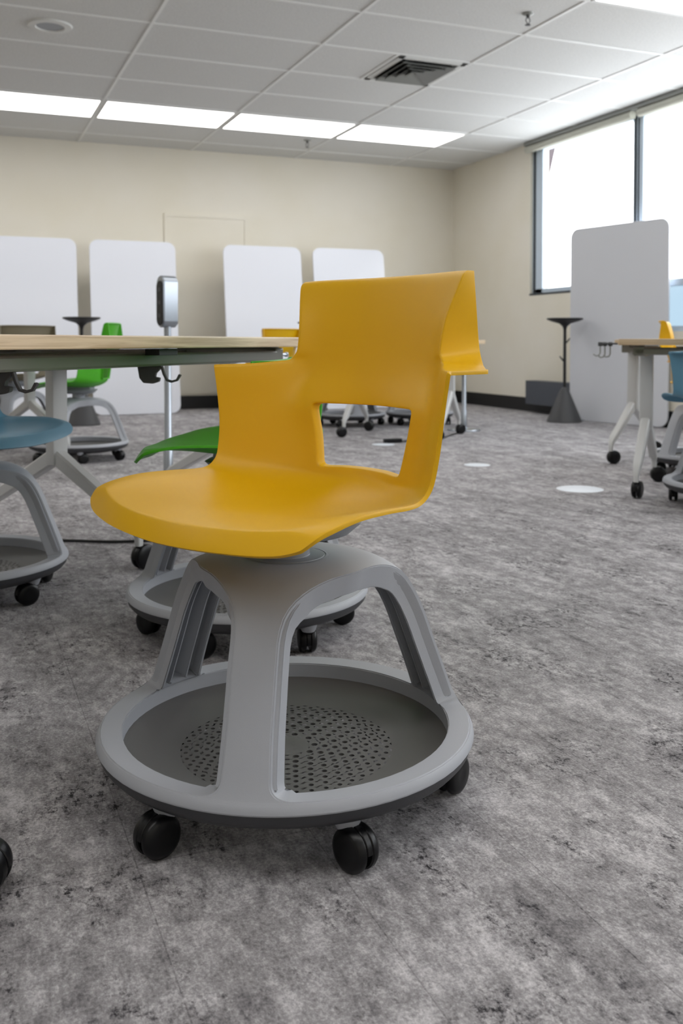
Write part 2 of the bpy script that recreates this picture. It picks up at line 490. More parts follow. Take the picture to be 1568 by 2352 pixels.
# recessed speaker
s_ = empty('ceiling_speaker', (.595, 6.435, ZC), 0, 'round recessed ceiling speaker with white ring and grey grille', 'speaker')
MB().lathe([(.085, -.004), (.092, -.014), (.135, -.011), (.142, -.001), (.085, -.001)], 48, cap=False).build('trim_ring', M_TILE_W, s_)
MB().lathe([(0, -.006), (.088, -.006), (.088, -.002)], 40, cap=False).build('grille', M_HUB, s_)
def sprinkler(x, y, lab):
    r = empty('sprinkler', (x, y, ZC), 0, lab, 'sprinkler', 'ceiling sprinklers')
    MB().lathe([(0, -.012), (.02, -.012), (.034, -.006), (.036, -.001)], 24, cap=False).build('escutcheon', M_VENT, r)
    b = MB(); b.lathe([(.009, -.03), (.011, -.012)], 12); b.tube([(-.009, 0, -.028), (-.016, 0, -.045), (-.004, 0, -.066)], .003, 6); b.tube([(.009, 0, -.028), (.016, 0, -.045), (.004, 0, -.066)], .003, 6)
    b.lathe([(0, -.062), (.006, -.064), (.006, -.07), (0, -.072)], 10); b.build('body', M_CHARCOAL, r)
    MB().lathe([(0, -.076), (.017, -.074), (.019, -.071), (0, -.071)], 16, cap=False).build('deflector', M_CHARCOAL, r)
sprinkler(3.31, 5.09, 'dark ceiling sprinkler head at upper right near the air vent')
sprinkler(3.32, 9.09, 'small ceiling sprinkler head behind the row of lit panels near the back wall')

# ---------------------------------------------------------------- chair
def cat(p0, p1, p2, p3, t):
    return .5 * ((2 * p1) + (-p0 + p2) * t + (2 * p0 - 5 * p1 + 4 * p2 - p3) * t * t + (-p0 + 3 * p1 - 3 * p2 + p3) * t * t * t)
def spline(P, div, mirror=False):
    """Catmull-Rom through P (list of Vectors); div = list of subdivisions per span"""
    out = []
    n = len(P)
    for i in range(n - 1):
        a = P[i - 1] if i > 0 else (Vector((-P[1].x, P[1].y, P[1].z)) if mirror else 2 * P[0] - P[1])
        d = P[i + 2] if i + 2 < n else 2 * P[-1] - P[-2]
        for k in range(div[i]): out.append(cat(a, P[i], P[i + 1], d, k / div[i]))
    out.append(P[-1].copy()); return out

ROWS = [
 [(0,.2500,.4295),(.06,.250,.4315),(.12,.245,.434),(.18,.232,.4365),(.22,.221,.4395),(.25,.210,.444),(.272,.199,.4515)],
 [(0,.2440,.440),(.06,.244,.442),(.12,.239,.4445),(.178,.226,.447),(.217,.214,.450),(.250,.202,.4545),(.277,.193,.457)],
 [(0,.2330,.4565),(.06,.233,.458),(.12,.227,.460),(.174,.2145,.4625),(.212,.202,.4655),(.247,.189,.469),(.2830,.1830,.4650)],
 [(0,.2260,.4600),(.06,.226,.461),(.12,.220,.463),(.172,.2075,.4655),(.211,.195,.4685),(.246,.182,.472),(.2838,.1745,.4690)],
 [(0,.185,.462),(.058,.185,.462),(.115,.182,.464),(.168,.176,.467),(.213,.168,.471),(.253,.160,.476),(.285,.152,.4755)],
 [(0,.12,.456),(.055,.12,.457),(.11,.118,.460),(.162,.115,.465),(.212,.112,.473),(.25,.110,.481),(.280,.104,.4835)],
 [(0,.04,.447),(.053,.04,.448),(.106,.04,.452),(.158,.04,.459),(.207,.041,.469),(.243,.042,.480),(.272,.043,.485)],
 [(0,-.05,.444),(.051,-.05,.445),(.101,-.048,.448),(.152,-.040,.456),(.202,-.028,.467),(.241,-.014,.479),(.267,.000,.484)],
 [(0,-.115,.450),(.050,-.113,.451),(.096,-.107,.455),(.146,-.093,.461),(.197,-.070,.471),(.239,-.045,.481),(.263,-.028,.487)],
 [(0,-.155,.470),(.049,-.153,.471),(.093,-.146,.473),(.143,-.128,.477),(.194,-.097,.485),(.237,-.064,.494),(.2625,-.045,.500)],
 [(0,-.171,.493),(.053,-.164,.493),(.101,-.151,.491),(.147,-.135,.497),(.193,-.108,.505),(.237,-.073,.514),(.2640,-.0525,.519)],
 [(0,-.180,.548),(.058,-.171,.548),(.113,-.157,.548),(.154,-.144,.551),(.195,-.118,.556),(.240,-.080,.561),(.268,-.0592,.563)],
 [(0,-.186,.604),(.063,-.176,.604),(.125,-.158,.604),(.159,-.150,.606),(.192,-.132,.608),(.243,-.087,.611),(.2745,-.0597,.612)],
 [(0,-.197,.645),(.060,-.193,.645),(.118,-.180,.645),(.152,-.173,.646),(.186,-.148,.647),(.243,-.091,.648),(.2815,-.0595,.648)],
 [(0,-.204,.674),(.058,-.201,.674),(.112,-.191,.674),(.148,-.180,.675),(.186,-.160,.6790),(.236,-.104,.6725),(.2862,-.0590,.6705)],
 [(0,-.209,.698),(.056,-.206,.698),(.108,-.196,.698),(.144,-.185,.698),(.1755,-.167,.698)],
 [(0,-.218,.750),(.057,-.215,.750),(.108,-.205,.750),(.147,-.193,.750),(.1805,-.176,.750)],
 [(0,-.229,.800),(.060,-.226,.800),(.115,-.216,.800),(.158,-.203,.800),(.1945,-.190,.800)],
 [(0,-.236,.821),(.062,-.233,.821),(.118,-.223,.821),(.162,-.210,.8205),(.1985,-.197,.819)],
 [(0,-.247,.827),(.062,-.244,.827),(.118,-.234,.827),(.162,-.221,.8265),(.1985,-.208,.825)],
]
CD = [3, 3, 3, 3, 4, 3]                     # subdivisions across per column span
RD = [3, 3, 2, 3, 4, 5, 5, 4, 3, 3, 4, 4, 2, 2, 5, 3, 3, 2, 2]
CH, CF = 6, 12                               # dense column index of hole edge and of fold line
def build_shell():
    bm = bmesh.new()
    dense = []
    for r in ROWS:
        P = [Vector(p) for p in r]
        dense.append(spline(P, CD[:len(P) - 1], True))
    nc = len(dense[0])
    rows = []; idx = [0]
    for i in range(len(ROWS) - 1): idx.append(idx[-1] + RD[i])
    total = idx[-1] + 1
    cols = []
    for c in range(nc):
        src = [dense[r][c] for r in range(len(ROWS)) if c < len(dense[r])]
        cols.append(spline(src, RD[:len(src) - 1]))
    ledge = idx[14]
    hole0, hole1 = idx[10], idx[12]
    V = {}
    for r in range(total):
        for c in range(nc):
            if r < len(cols[c]):
                p = cols[c][r]
                V[(r, c)] = bm.verts.new(p)
                if c > 0: V[(r, -c)] = bm.verts.new((-p.x, p.y, p.z))
    def quad(r, c, sgn):
        k = [(r, sgn * c), (r, sgn * (c + 1)), (r + 1, sgn * (c + 1)), (r + 1, sgn * c)]
        if all(a in V for a in k):
            vs = [V[a] for a in k]
            bm.faces.new(vs if sgn > 0 else vs[::-1])
    for r in range(total - 1):
        for c in range(nc - 1):
            if hole0 <= r < hole1 and c < CH: continue
            for s in (1, -1): quad(r, c, s)
    # inward-turned flange round the hole
    loop = [(hole0, c) for c in range(-CH, CH)] + [(r, CH) for r in range(hole0, hole1)] + [(hole1, c) for c in range(CH, -CH, -1)] + [(r, -CH) for r in range(hole1, hole0, -1)]
    hc = Vector((0, -.184, .548))
    prev = [V[k] for k in loop]
    for dy, k_ in ((-.0015, .990), (-.004, .980), (-.016, .962)):
        cur = []
        for key in loop:
            p = V[key].co; q = Vector((p.x * k_, p.y + dy, hc.z + (p.z - hc.z) * k_)); cur.append(bm.verts.new(q))
        for i in range(len(loop)):
            j = (i + 1) % len(loop); bm.faces.new((prev[i], prev[j], cur[j], cur[i]))
        prev = cur
    # folded-back wing and the ledge under it, on both sides
    for s in (1, -1):
        chain = [(r, s * CF) for r in range(total - 1, ledge, -1)] + [(ledge, s * c) for c in range(CF, nc)]
        outer = []
        nr = total - 1 - ledge
        for n_, key in enumerate(chain):
            p = V[key].co
            if n_ < nr:
                z = p.z; t = max(0, (z - .676) / (.827 - .676)); h = min(1, max(0, (z - .6755) / .040))
                wq = .40 * (1 - h) ** 2.2
                x = .199 + (.2875 - .199) * wq; y = -.238 + .016 * t + (-.150 + .238) * wq
                outer.append(Vector((s * x, y, z)))
            else:
                u = (n_ - nr) / (len(chain) - 1 - nr)
                wq = .40 + .60 * u
                outer.append(Vector((s * (.199 + (.2875 - .199) * wq), -.238 + (-.150 + .238) * wq, .6755 - .0045 * min(1, u * 2.2))))
        prev = [V[k] for k in chain]; n_ac = 5
        for t in (.05, .16, .36, .58, .80, .95, 1.0):
            cur = []
            for i, key in enumerate(chain):
                p = V[key].co; o = outer[i]
                cur.append(bm.verts.new(p.lerp(o, t)))
            for i in range(len(chain) - 1):
                f_ = (prev[i], prev[i + 1], cur[i + 1], cur[i])
                bm.faces.new(f_ if s > 0 else f_[::-1])
            prev = cur
    bmesh.ops.recalc_face_normals(bm, faces=bm.faces)
    me = bpy.data.meshes.new('seat_shell'); bm.to_mesh(me); bm.free()
    # make sure the sitting side points up
    up = sum(p.normal.z * p.area for p in me.polygons if abs(p.center.y) < .1)
    if up < 0: me.flip_normals()
    return me

SHELL_ME = build_shell()
def bake_mods(me, mods, name):
    o = bpy.data.objects.new('tmp', me); COL.objects.link(o)
    for t, kw in mods:
        m_ = o.modifiers.new('m', t)
        for k, v_ in kw.items(): setattr(m_, k, v_)
    dg = bpy.context.evaluated_depsgraph_get(); dg.update()
    out = bpy.data.meshes.new_from_object(o.evaluated_get(dg)); out.name = name
    bpy.data.objects.remove(o)
    for p in out.polygons: p.use_smooth = True
    return out
SHELL_HI = bake_mods(SHELL_ME, [('SUBSURF', dict(levels=1, render_levels=1)), ('SOLIDIFY', dict(thickness=.0062, offset=-1, use_even_offset=False)), ('BEVEL', dict(width=.0018, segments=2, limit_method='ANGLE', angle_limit=math.radians(50)))], 'seat_shell')

# moulded three-legged base frame
def profile(s):
    """outer radius, height and section thickness along the leg, s in 0..1"""
    P = [(0, .372), (.06, .372), (.105, .371), (.140, .365), (.170, .352), (.195, .333), (.215, .305), (.232, .27), (.247, .23), (.262, .19), (.275, .155), (.284, .130), (.2915, .113), (.2965, .105), (.298, .096)]
    k = s * (len(P) - 1); i = min(int(k), len(P) - 2); t = k - i
    A = lambda n: Vector((*P[max(0, min(n, len(P) - 1))], 0))
    return cat(A(i - 1), A(i), A(i + 1), A(i + 2), t)
def build_base():
    bm = bmesh.new()
    sv = lambda k: k / 14
    s1, s2 = sv(3.0), sv(12.05)
    zt, zb = .30, .13                     # share of the opening used by the top arch and the bottom corners
    nT, nM, nB = 9, 12, 8
    S = [sv(0.6), sv(1.3), sv(2.0), sv(2.6), s1]
    S += [s1 + (s2 - s1) * zt * (1 - math.cos(PI / 2 * k / nT)) for k in range(1, nT + 1)]
    S += [s1 + (s2 - s1) * (zt + (1 - zt - zb) * k / nM) for k in range(1, nM)]
    S += [s1 + (s2 - s1) * (1 - zb * (1 - math.sin(PI / 2 * k / nB))) for k in range(0, nB)]
    S += [s2, sv(12.5), sv(13.2), 1.0]
    U = [0, .12, .2, .215, .38, .40, .415, .56, .60, .615, .80, .83, .92, 1.0]
    H60 = PI / 3
    NS = 9
    def halfangle(s):
        a = min(1, max(0, (s - s1) / (s2 - s1)))
        r = profile(min(max(s, s1), s2)).x
        legw = .031 + .014 * max(0, 1 - a * 3) + .004 * max(0, a * 3 - 2)
        top = min(1, a / zt); bot = min(1, (1 - a) / zb)
        ct = .078 * (1 - math.sqrt(max(0, 1 - (1 - top) ** 2)))
        cb_ = .034 * (1 - math.sqrt(max(0, 1 - (1 - bot) ** 2)))
        return min(H60 * .985, (legw + ct + cb_) / r)
    def normal(s):
        a = profile(max(0, s - .004)); b_ = profile(min(1, s + .004)); d = (b_ - a).normalized()
        return Vector((-d.y, d.x, 0))   # outward: up on the hub, outwards on the wall
    def off(s, u):
        k = s * 14
        if s <= s1: return .036
        if s >= s2: return .034
        a = abs(u); full = .038
        web = .006
        rib = (.195 <= a <= .217) or (.57 <= a <= .61)
        if a > .82: d_ = full
        elif a < .0: d_ = full
        elif .38 <= a <= .405: d_ = full * .86
        elif a < .13: d_ = web
        else: d_ = web
        if (s - s1) < .05 or (s2 - s) < .05:   # closed at both ends
            d_ = full
        return d_
    outer, inner = {}, {}
    us = [-u for u in U[:0:-1]] + U
    nL = len(us)
    cols_ = [('s', -1, k) for k in range(NS, 0, -1)] + [('u', u, 0) for u in us] + [('s', 1, k) for k in range(1, NS + 1)]
    J0, J1 = NS, NS + nL - 1
    nJ = len(cols_)
    for leg in range(3):
        a0 = leg * 2 * PI / 3
        for i, s in enumerate(S):
            p = profile(s); n = normal(s)
            if n.y < 0: n = -n
            if s >= s2: n = Vector((1, 0, 0))
            elif s > sv(11):
                t_ = (s - sv(11)) / (s2 - sv(11)); n = n.lerp(Vector((1, 0, 0)), t_).normalized()
            w_ = halfangle(s)
            full_row = s <= s1 or s >= s2
            dr_ = .019 / p.x * (min(1, max(0, s - s1) / .10)) * (min(1, .12 + (s2 - s) / .06) if s < s2 else .12 if s == s2 else 0)
            for j, (kind, u, k) in enumerate(cols_):
                if kind == 's' and not full_row: continue
                if kind == 's':
                    th = a0 + u * (w_ + (H60 - w_) * k / NS); wi = w_ + dr_
                    thi = a0 + u * (wi + (H60 - wi) * k / NS); uu = 1
                else:
                    th = a0 + u * w_; thi = a0 + u * (w_ + dr_); uu = u
                d_ = off(s, uu)
                r, z = p.x, p.y
                ri, zi = r - n.x * d_, z - n.y * d_
                if s >= s2: ri, zi = .2575, z - .003
                if s > sv(13.5): zi = .082
                outer[(leg, i, j)] = bm.verts.new((r * math.cos(th), r * math.sin(th), z))
                inner[(leg, i, j)] = bm.verts.new((ri * math.cos(thi), ri * math.sin(thi), zi))
    i1, i2 = S.index(s1), S.index(s2)
    for leg in range(3):
        for i in range(len(S) - 1):
            for j in range(nJ - 1):
                if i1 <= i < i2 and not (J0 <= j < J1): continue
                bm.faces.new([outer[(leg, i, j)], outer[(leg, i + 1, j)], outer[(leg, i + 1, j + 1)], outer[(leg, i, j + 1)]])
                bm.faces.new([inner[(leg, i, j)], inner[(leg, i, j + 1)], inner[(leg, i + 1, j + 1)], inner[(leg, i + 1, j)]])
            if i1 <= i < i2:
                for j in (J0, J1):
                    bm.faces.new([outer[(leg, i, j)], inner[(leg, i, j)], inner[(leg, i + 1, j)], outer[(leg, i + 1, j)]])
        for i in (i1, i2):
            for j in list(range(0, J0)) + list(range(J1, nJ - 1)):
                bm.faces.new([outer[(leg, i, j)], outer[(leg, i, j + 1)], inner[(leg, i, j + 1)], inner[(leg, i, j)]])
        for j in range(nJ - 1):
            n = len(S) - 1
            bm.faces.new([outer[(leg, n, j)], outer[(leg, n, j + 1)], inner[(leg, n, j + 1)], inner[(leg, n, j)]])
            bm.faces.new([outer[(leg, 0, j)], inner[(leg, 0, j)], inner[(leg, 0, j + 1)], outer[(leg, 0, j + 1)]])
    bmesh.ops.remove_doubles(bm, verts=bm.verts, dist=.00005)
    bmesh.ops.recalc_face_normals(bm, faces=bm.faces)
    bmesh.ops.bevel(bm, geom=[e for e in bm.edges if len(e.link_faces) == 2 and e.calc_face_angle(0) > R(55)], offset=.0018, segments=2, affect='EDGES', clamp_overlap=False)
    me = bpy.data.meshes.new('base_frame'); bm.to_mesh(me); bm.free()
    for p in me.polygons: p.use_smooth = True
    try: me.set_sharp_from_angle(angle=R(38))
    except Exception: pass
    return me
BASE_ME = build_base()

def build_tray():
    bm = bmesh.new(); t = .004; zt = .064
    def cell(r0, r1, a0, a1, hr):
        rc, ac = (r0 + r1) / 2, (a0 + a1) / 2
        P = lambda r, a, z=zt: bm.verts.new((r * math.cos(a), r * math.sin(a), z))
        N = 12; border = []; circ = []; low = []
        cc = Vector((rc * math.cos(ac), rc * math.sin(ac), zt))
        er = Vector((math.cos(ac), math.sin(ac), 0)); et = Vector((-math.sin(ac), math.cos(ac), 0))
        for k in range(N):
            a = 2 * PI * k / N; c_, s__ = math.cos(a), math.sin(a)
            m_ = max(abs(c_), abs(s__)); x, y = c_ / m_, s__ / m_
            border.append(P(rc + x * (r1 - r0) / 2, ac + y * (a1 - a0) / 2))
            q = cc + er * hr * c_ + et * hr * s__
            circ.append(bm.verts.new(q)); low.append(bm.verts.new((q.x, q.y, zt - t)))
        for k in range(N):
            j = (k + 1) % N
            bm.faces.new((border[k], border[j], circ[j], circ[k]))
            bm.faces.new((circ[k], circ[j], low[j], low[k]))
    rings = []; r = .036
    counts = [10, 15, 20, 25, 30, 35, 40, 45]
    dr = .0166
    for i, n in enumerate(counts):
        for k in range(n):
            ph = (i * .5) % 1
            cell(r, r + dr, 2 * PI * (k + ph) / n, 2 * PI * (k + 1 + ph) / n, .0053 - .00022 * i)
        r += dr
    # solid centre, outer dish, and underside
    def ring(prof, n=96):
        rr = [[bm.verts.new((q * math.cos(2 * PI * k / n), q * math.sin(2 * PI * k / n), z)) for k in range(n)] if q > 1e-6 else [bm.verts.new((0, 0, z))] for q, z in prof]
        for a, c in zip(rr[:-1], rr[1:]):
            for k in range(n):
                j = (k + 1) % n
                if len(a) == 1: bm.faces.new((a[0], c[k], c[j]))
                else: bm.faces.new((a[k], a[j], c[j], c[k]))
    ring([(0, zt - .002), (.012, zt - .0015), (.018, zt), (.036, zt)])
    ring([(r, zt), (r + .02, zt + .002), (.20, zt + .005), (.225, zt + .010), (.250, zt + .018), (.262, zt + .022), (.268, zt + .012), (.266, zt + .004)])
    bmesh.ops.recalc_face_normals(bm, faces=bm.faces)
    me = bpy.data.meshes.new('foot_tray'); bm.to_mesh(me); bm.free()
    if sum(p.normal.z * p.area for p in me.polygons) < 0: me.flip_normals()
    for p in me.polygons: p.use_smooth = True
    try: me.set_sharp_from_angle(angle=R(35))
    except Exception: pass
    return me
TRAY_ME = build_tray()
um = MB(); um.lathe([(.170, .052), (.22, .054), (.262, .064), (.284, .074), (.292, .083), (.2945, .096), (.27, .096), (.262, .078), (.22, .062), (.170, .058), (.170, .052)], 96, cap=False)
o = um.build('tray_rim', M_UNDER); RIM_ME = o.data; bpy.data.objects.remove(o)
b = MB()
b.lathe([(.0, .3725), (.0585, .3735), (.0605, .3732), (.0608, .3722), (.0632, .3722), (.0634, .3728), (.067, .3722)], 64, cap=False)
o = b.build('hub_disc', M_HUB); HUB_ME = o.data; bpy.data.objects.remove(o)
b = MB(); b.lathe([(.035, .373), (.0365, .376), (.0375, .398), (.039, .404), (.0, .405)], 40)
b.lathe([(.0375, .3728), (.0375, .3755), (.0325, .3755)], 40, cap=False)
o = b.build('column', M_BASE); COLM_ME = o.data; bpy.data.objects.remove(o)
# cradle under the seat: a shallow tapered pan
b = MB()
def pan(b, w0, d0, z0, w1, d1, z1, cy=0):
    bb = bmesh.new(); rings = []
    for (w_, d_, z_) in ((w0 * .9, d0 * .9, z0), (w0, d0, z0 + .003), (w1, d1, z1 - .002), (w1 - .004, d1 - .004, z1)):
        ring = []
        for k in range(32):
            a = 2 * PI * k / 32; c_, s__ = math.cos(a), math.sin(a)
            e = .45
            ring.append(bb.verts.new((math.copysign(abs(c_) ** e, c_) * w_, cy + math.copysign(abs(s__) ** e, s__) * d_, z_)))
        rings.append(ring)
    for a, c in zip(rings[:-1], rings[1:]):
        for k in range(32): bb.faces.new((a[k], a[(k + 1) % 32], c[(k + 1) % 32], c[k]))
    bb.faces.new(rings[0]); bb.faces.new(rings[-1]); bmesh.ops.recalc_face_normals(bb, faces=bb.faces)
    b._add(bb)
pan(b, .070, .085, .400, .088, .104, .424, -.005)
b.box(-.06, .06, -.085, .075, .420, .442, .004)
o = b.build('seat_cradle', M_HUB); CRAD_ME = o.data; bpy.data.objects.remove(o)
# caster pieces, local origin at the stem axis on the floor; trails towards -x
b = MB(); b.lathe([(.0140, .050), (.0165, .054), (.0195, .063), (.0225, .070), (.0, .070)], 24)
o = b.build('stem_socket', M_BASE); SOCK_ME = o.data; bpy.data.objects.remove(o)
b = MB()
b.lathe([(.010, .046), (.0135, .056), (.0, .058)], 16)
# hood: arc over the wheels
hood = []
for k in range(13):
    a = R(-20 + 200 * k / 12); hood.append((-.016 + .0255 * math.cos(a), 0, .029 + .0255 * math.sin(a)))
b.tube(hood, 0, flat=(.0045, .0035))
b.tube([(-.016, -.018, .029), (-.016, .018, .029)], .007, 12)
b.tube([(-.004, 0, .05), (-.016, 0, .04), (-.018, 0, .029)], 0, flat=(.004, .012))
o = b.build('caster_body', M_BLK); CB_ME = o.data; bpy.data.objects.remove(o)
b = MB(); b.lathe([(0, .0185), (.008, .0195), (.021, .0190), (.0265, .0165), (.0290, .012), (.0290, .0065), (.0268, .0045), (.0, .0045)], 36, T(-.016, 0, .029) @ RX(PI / 2))
o = b.build('wheel', M_BLK); WH_ME = o.data; bpy.data.objects.remove(o)
b = MB(); b.lathe([(0, .0185), (.008, .0195), (.021, .0190), (.0265, .0165), (.0290, .012), (.0290, .0065), (.0268, .0045), (.0, .0045)], 36, T(-.016, 0, .029) @ RX(-PI / 2))
o = b.build('wheel', M_BLK); WH2_ME = o.data; bpy.data.objects.remove(o)

def ob(name, me, parent, rz=0, loc=(0, 0, 0), m=None):
    o = bpy.data.objects.new(name, me); COL.objects.link(o); o.parent = parent
    o.location = loc; o.rotation_euler = (0, 0, rz)
    if m is not None:
        o.material_slots[0].link = 'OBJECT'; o.material_slots[0].material = m
    return o
for me_, m_ in ((SHELL_HI, M_YEL), (BASE_ME, M_BASE), (TRAY_ME, M_TRAY)):
    if not me_.materials: me_.materials.append(m_)
def make_chair(x, y, face, leg0, shell, label, casters=None, group='mobile shell chairs'):
    """face = world azimuth the chair looks to (deg); leg0 = azimuth of one leg"""
    r = empty('swivel_chair', (x, y, 0), R(leg0), label, 'chair', group)
    rel = R(face - 90 - leg0)
    ob('seat_shell', SHELL_HI, r, rel, m=shell)
    ob('seat_cradle', CRAD_ME, r, rel)
    ob('column', COLM_ME, r)
    ob('base_frame', BASE_ME, r)
    ob('hub_disc', HUB_ME, r)
    ob('foot_tray', TRAY_ME, r)
    ob('tray_rim', RIM_ME, r)
    for k in range(6):
        a = R(30 + 60 * k)
        sw = casters[k] if casters else random.uniform(0, 360)
        c = ob('caster', CB_ME, r, R(sw - leg0), (.254 * math.cos(a), .254 * math.sin(a), 0)); c.scale = (1.05, 1.05, 1.05)
        ob('stem_socket', SOCK_ME, c); ob('wheel', WH_ME, c); ob('wheel', WH2_ME, c)
    return r

# hero: legs at azimuth 0, 120, -120; stems at 30,90,...; swivels given per stem
make_chair(.489, 1.438, 200.2, 0, M_YEL, 'large bright yellow shell chair on grey three-legged base in the foreground',
           casters=[40, 100, 330, 24, 110, 211])
make_chair(.673, 2.275, 153, 16, M_GRN, 'green shell chair directly behind the foreground yellow chair, mostly hidden by it', casters=[10, 70, 120, 200, 260, 340])
make_chair(.007, 2.88, -38, -13, M_BLU, 'dusty blue shell chair cut by the left photo edge, behind the near table', casters=[60, 100, 170, 240, 270, 20])
make_chair(.70, 5.97, 160, -5, M_GRN, 'bright green shell chair far off at left, seen below and above the near tabletop')
make_chair(.40, 7.10, 110, 10, M_TAU, 'taupe chair back just showing above the near tabletop at far left')
make_chair(2.52, 7.95, 110, 10, M_YEL, 'far yellow chair whose back top shows beside the notch of the foreground chair')
make_chair(3.14, 7.52, 100, 20, M_BLU, 'distant chair whose wheeled base shows in the left part of the backrest opening')
make_chair(3.76, 7.45, 40, 50, M_TAU, 'distant chair whose wheeled base shows in the right part of the backrest opening')
make_chair(3.138, 3.188, 57, 100, M_BLU, 'dusty blue shell chair cut by the right photo edge')
make_chair(3.77, 4.04, -44, 60, M_YEL, 'yellow shell chair behind the blue one at the right photo edge')

def rolling_stool(px, py, rz, label):
    r = empty('rolling_stool', (px, py, 0), rz, label, 'stool')
    MB().lathe([(0, .44), (.15, .44), (.175, .455), (.178, .485), (.16, .50), (0, .503)], 40).build('seat', M_BLKM, r)
    MB().lathe([(.022, .09), (.022, .30), (.014, .31), (.014, .44), (0, .44)], 20).build('gas_lift', M_BLKM, r)
    MB().lathe([(0, .07), (.04, .07), (.04, .12), (0, .125)], 24).build('hub', M_BLKM, r)
    for k in range(5):
        a = 2 * PI * k / 5
        MB().tube([(.03, 0, .105), (.15, 0, .10), (.285, 0, .082)], 0, flat=[(.018, .016), (.015, .013), (.012, .010)], M=RZ(a)).build('base_arm', M_BLKM, r)
        tcaster(r, .285 * math.cos(a), .285 * math.sin(a), .085, a + PI, 1.0)
    return r
# ---------------------------------------------------------------- tables
def tcaster(parent, x, y, z0, rz, k=1.2):
    c = MB()
    c.lathe([(.008, .06 * k), (.011, .065 * k), (.011, z0), (0, z0)], 14)
    c.tube([(-.020 + .031 * k * math.cos(R(-10 + 190 * q / 10)), 0, .033 * k + .030 * k * math.sin(R(-10 + 190 * q / 10))) for q in range(11)], 0, flat=(.006, .004))
    c.tube([(-.02, -.02, .033 * k), (-.02, .02, .033 * k)], .008, 10)
    o = c.build('caster', M_BLK, parent); o.location = (x, y, 0); o.rotation_euler = (0, 0, rz)
    for sg in (1, -1):
        MB().lathe([(0, .022), (.01, .023), (.024 * k, .022), (.031 * k, .018), (.033 * k, .012), (.033 * k, .007), (.03 * k, .005), (0, .005)], 32, T(-.02, 0, .033 * k) @ RX(sg * PI / 2)).build('wheel', M_BLK, o)
def table(org, ang, length, depth, legs, label, top=.726, feet=None, th=.0286, gname='maple topped tables', railc=None, double=False):
    """local x along the near long edge, local y away from it"""
    r = empty('folding_table', (org[0], org[1], 0), ang, label, 'table', gname)
    t = MB(); t.box(0, length, 0, depth, top - th, top, .003); t.build('tabletop', M_WOOD, r, smooth=False)
    rl = MB()
    rl.box(.05, length - .03, .07, .11, top - th - .045, top - th - .012, .006); rl.box(.05, length - .03, depth - .11, depth - .07, top - th - .045, top - th - .012, .006)
    for lx in legs:
        rl.box(lx - .025, lx + .025, .07, depth - .07, top - th - .05, top - th - .003, .006)
    rl.build('rail', M_RAIL, r, smooth=False)
    for lx in legs:
        c = MB(); c.box(lx - .03, lx + .03, depth / 2 - .022, depth / 2 + .022, .30, top - th - .04, .008); 
        c.build('leg_column', M_WSTEEL, r)
        for sg in (-1, 1):
            yy = depth / 2 + sg * (.40 if feet is None else feet)
            f = MB(); f.tube([(lx, depth / 2 + sg * .0, .33), (lx, depth / 2 + sg * .03, .315), (lx, yy - sg * .05, .155), (lx, yy - sg * .008, .125), (lx, yy, .10), (lx, yy, .075)], 0,
                             flat=[(.022, .026), (.022, .026), (.019, .019), (.014, .015), (.011, .011), (.011, .011)])
            f.build('foot', M_WSTEEL, r)
            tcaster(r, lx, yy, .085, random.uniform(0, 6))
    return r
def hook(name, x, y, z, rz, label, s=1.0, m=M_CHARCOAL):
    r = empty(name, (x, y, z), rz, label, 'hook', 'bag hooks under the tabletops')
    pl = [(-.045, 0), (-.040, -.030), (-.030, -.043), (-.005, -.045), (.010, -.040), (.012, -.030), (.0, -.028), (.002, -.018), (.012, -.008), (.014, 0)]
    MB().prism([(a * s, c * s) for a, c in pl], -.012 * s, .012 * s, .001).build('plate', m, r, smooth=False)
    k = MB(); k.tube([(.016 * s, 0, 0), (.022 * s, 0, -.02 * s), (.030 * s, 0, -.036 * s), (.042 * s, 0, -.040 * s), (.056 * s, 0, -.036 * s), (.064 * s, 0, -.022 * s)], 0, flat=[(.008 * s, .003 * s)] * 5 + [(.010 * s, .003 * s)])
    k.build('hook_arm', m, r)
    return r

EA = R(45.6)
ca, sa = math.cos(EA), math.sin(EA)
A0 = (.078, 1.837)
def tl(s, d): return (A0[0] + ca * s - sa * d, A0[1] + sa * s + ca * d)
near = table(tl(-.55, 0), EA, 1.90, .50, (.2, 1.85), 'maple topped table crossing the left half at eye level in the foreground', feet=.23)
sl = MB(); sl.box(.9, .98, .02, .06, .680, .696, .001); sl.build('latch', M_BLKM, near, smooth=False).location = (.20, 0, 0)
kb = MB(); kb.tube([(1.78, .09, .672), (1.93, .09, .672)], .005, 8); kb.lathe([(0, -.008), (.007, -.006), (.008, 0), (.007, .006), (0, .008)], 12, T(1.935, .09, .672)); kb.tube([(1.75, .09, .672), (1.75, .09, .645)], .005, 8); kb.build('release_knob', M_SILV, near)
p = tl(.64, .09); hook('bag_hook', p[0], p[1], .652, R(-22), 'dark hook hanging under the near tabletop left of the power pole', .95)
p = tl(.115, .09); hook('bag_hook', p[0], p[1], .652, R(-22), 'dark hook hanging under the near tabletop at the left photo edge', .95)
table((.239, 2.923), R(32), 1.2, .6, (.28, 1.15), 'second table standing behind the near table, only its grey T-shaped leg showing', feet=.40)
# another table far left
table((.47, 6.66), R(209), 1.8, .6, (.2, 1.6), 'distant table at left whose pale column shows beside the blue seat')
table((2.53, 6.71), R(-42), 1.15, .6, (.2, .95), 'distant table hidden behind the foreground backrest, its white splayed leg showing at right', feet=.27)
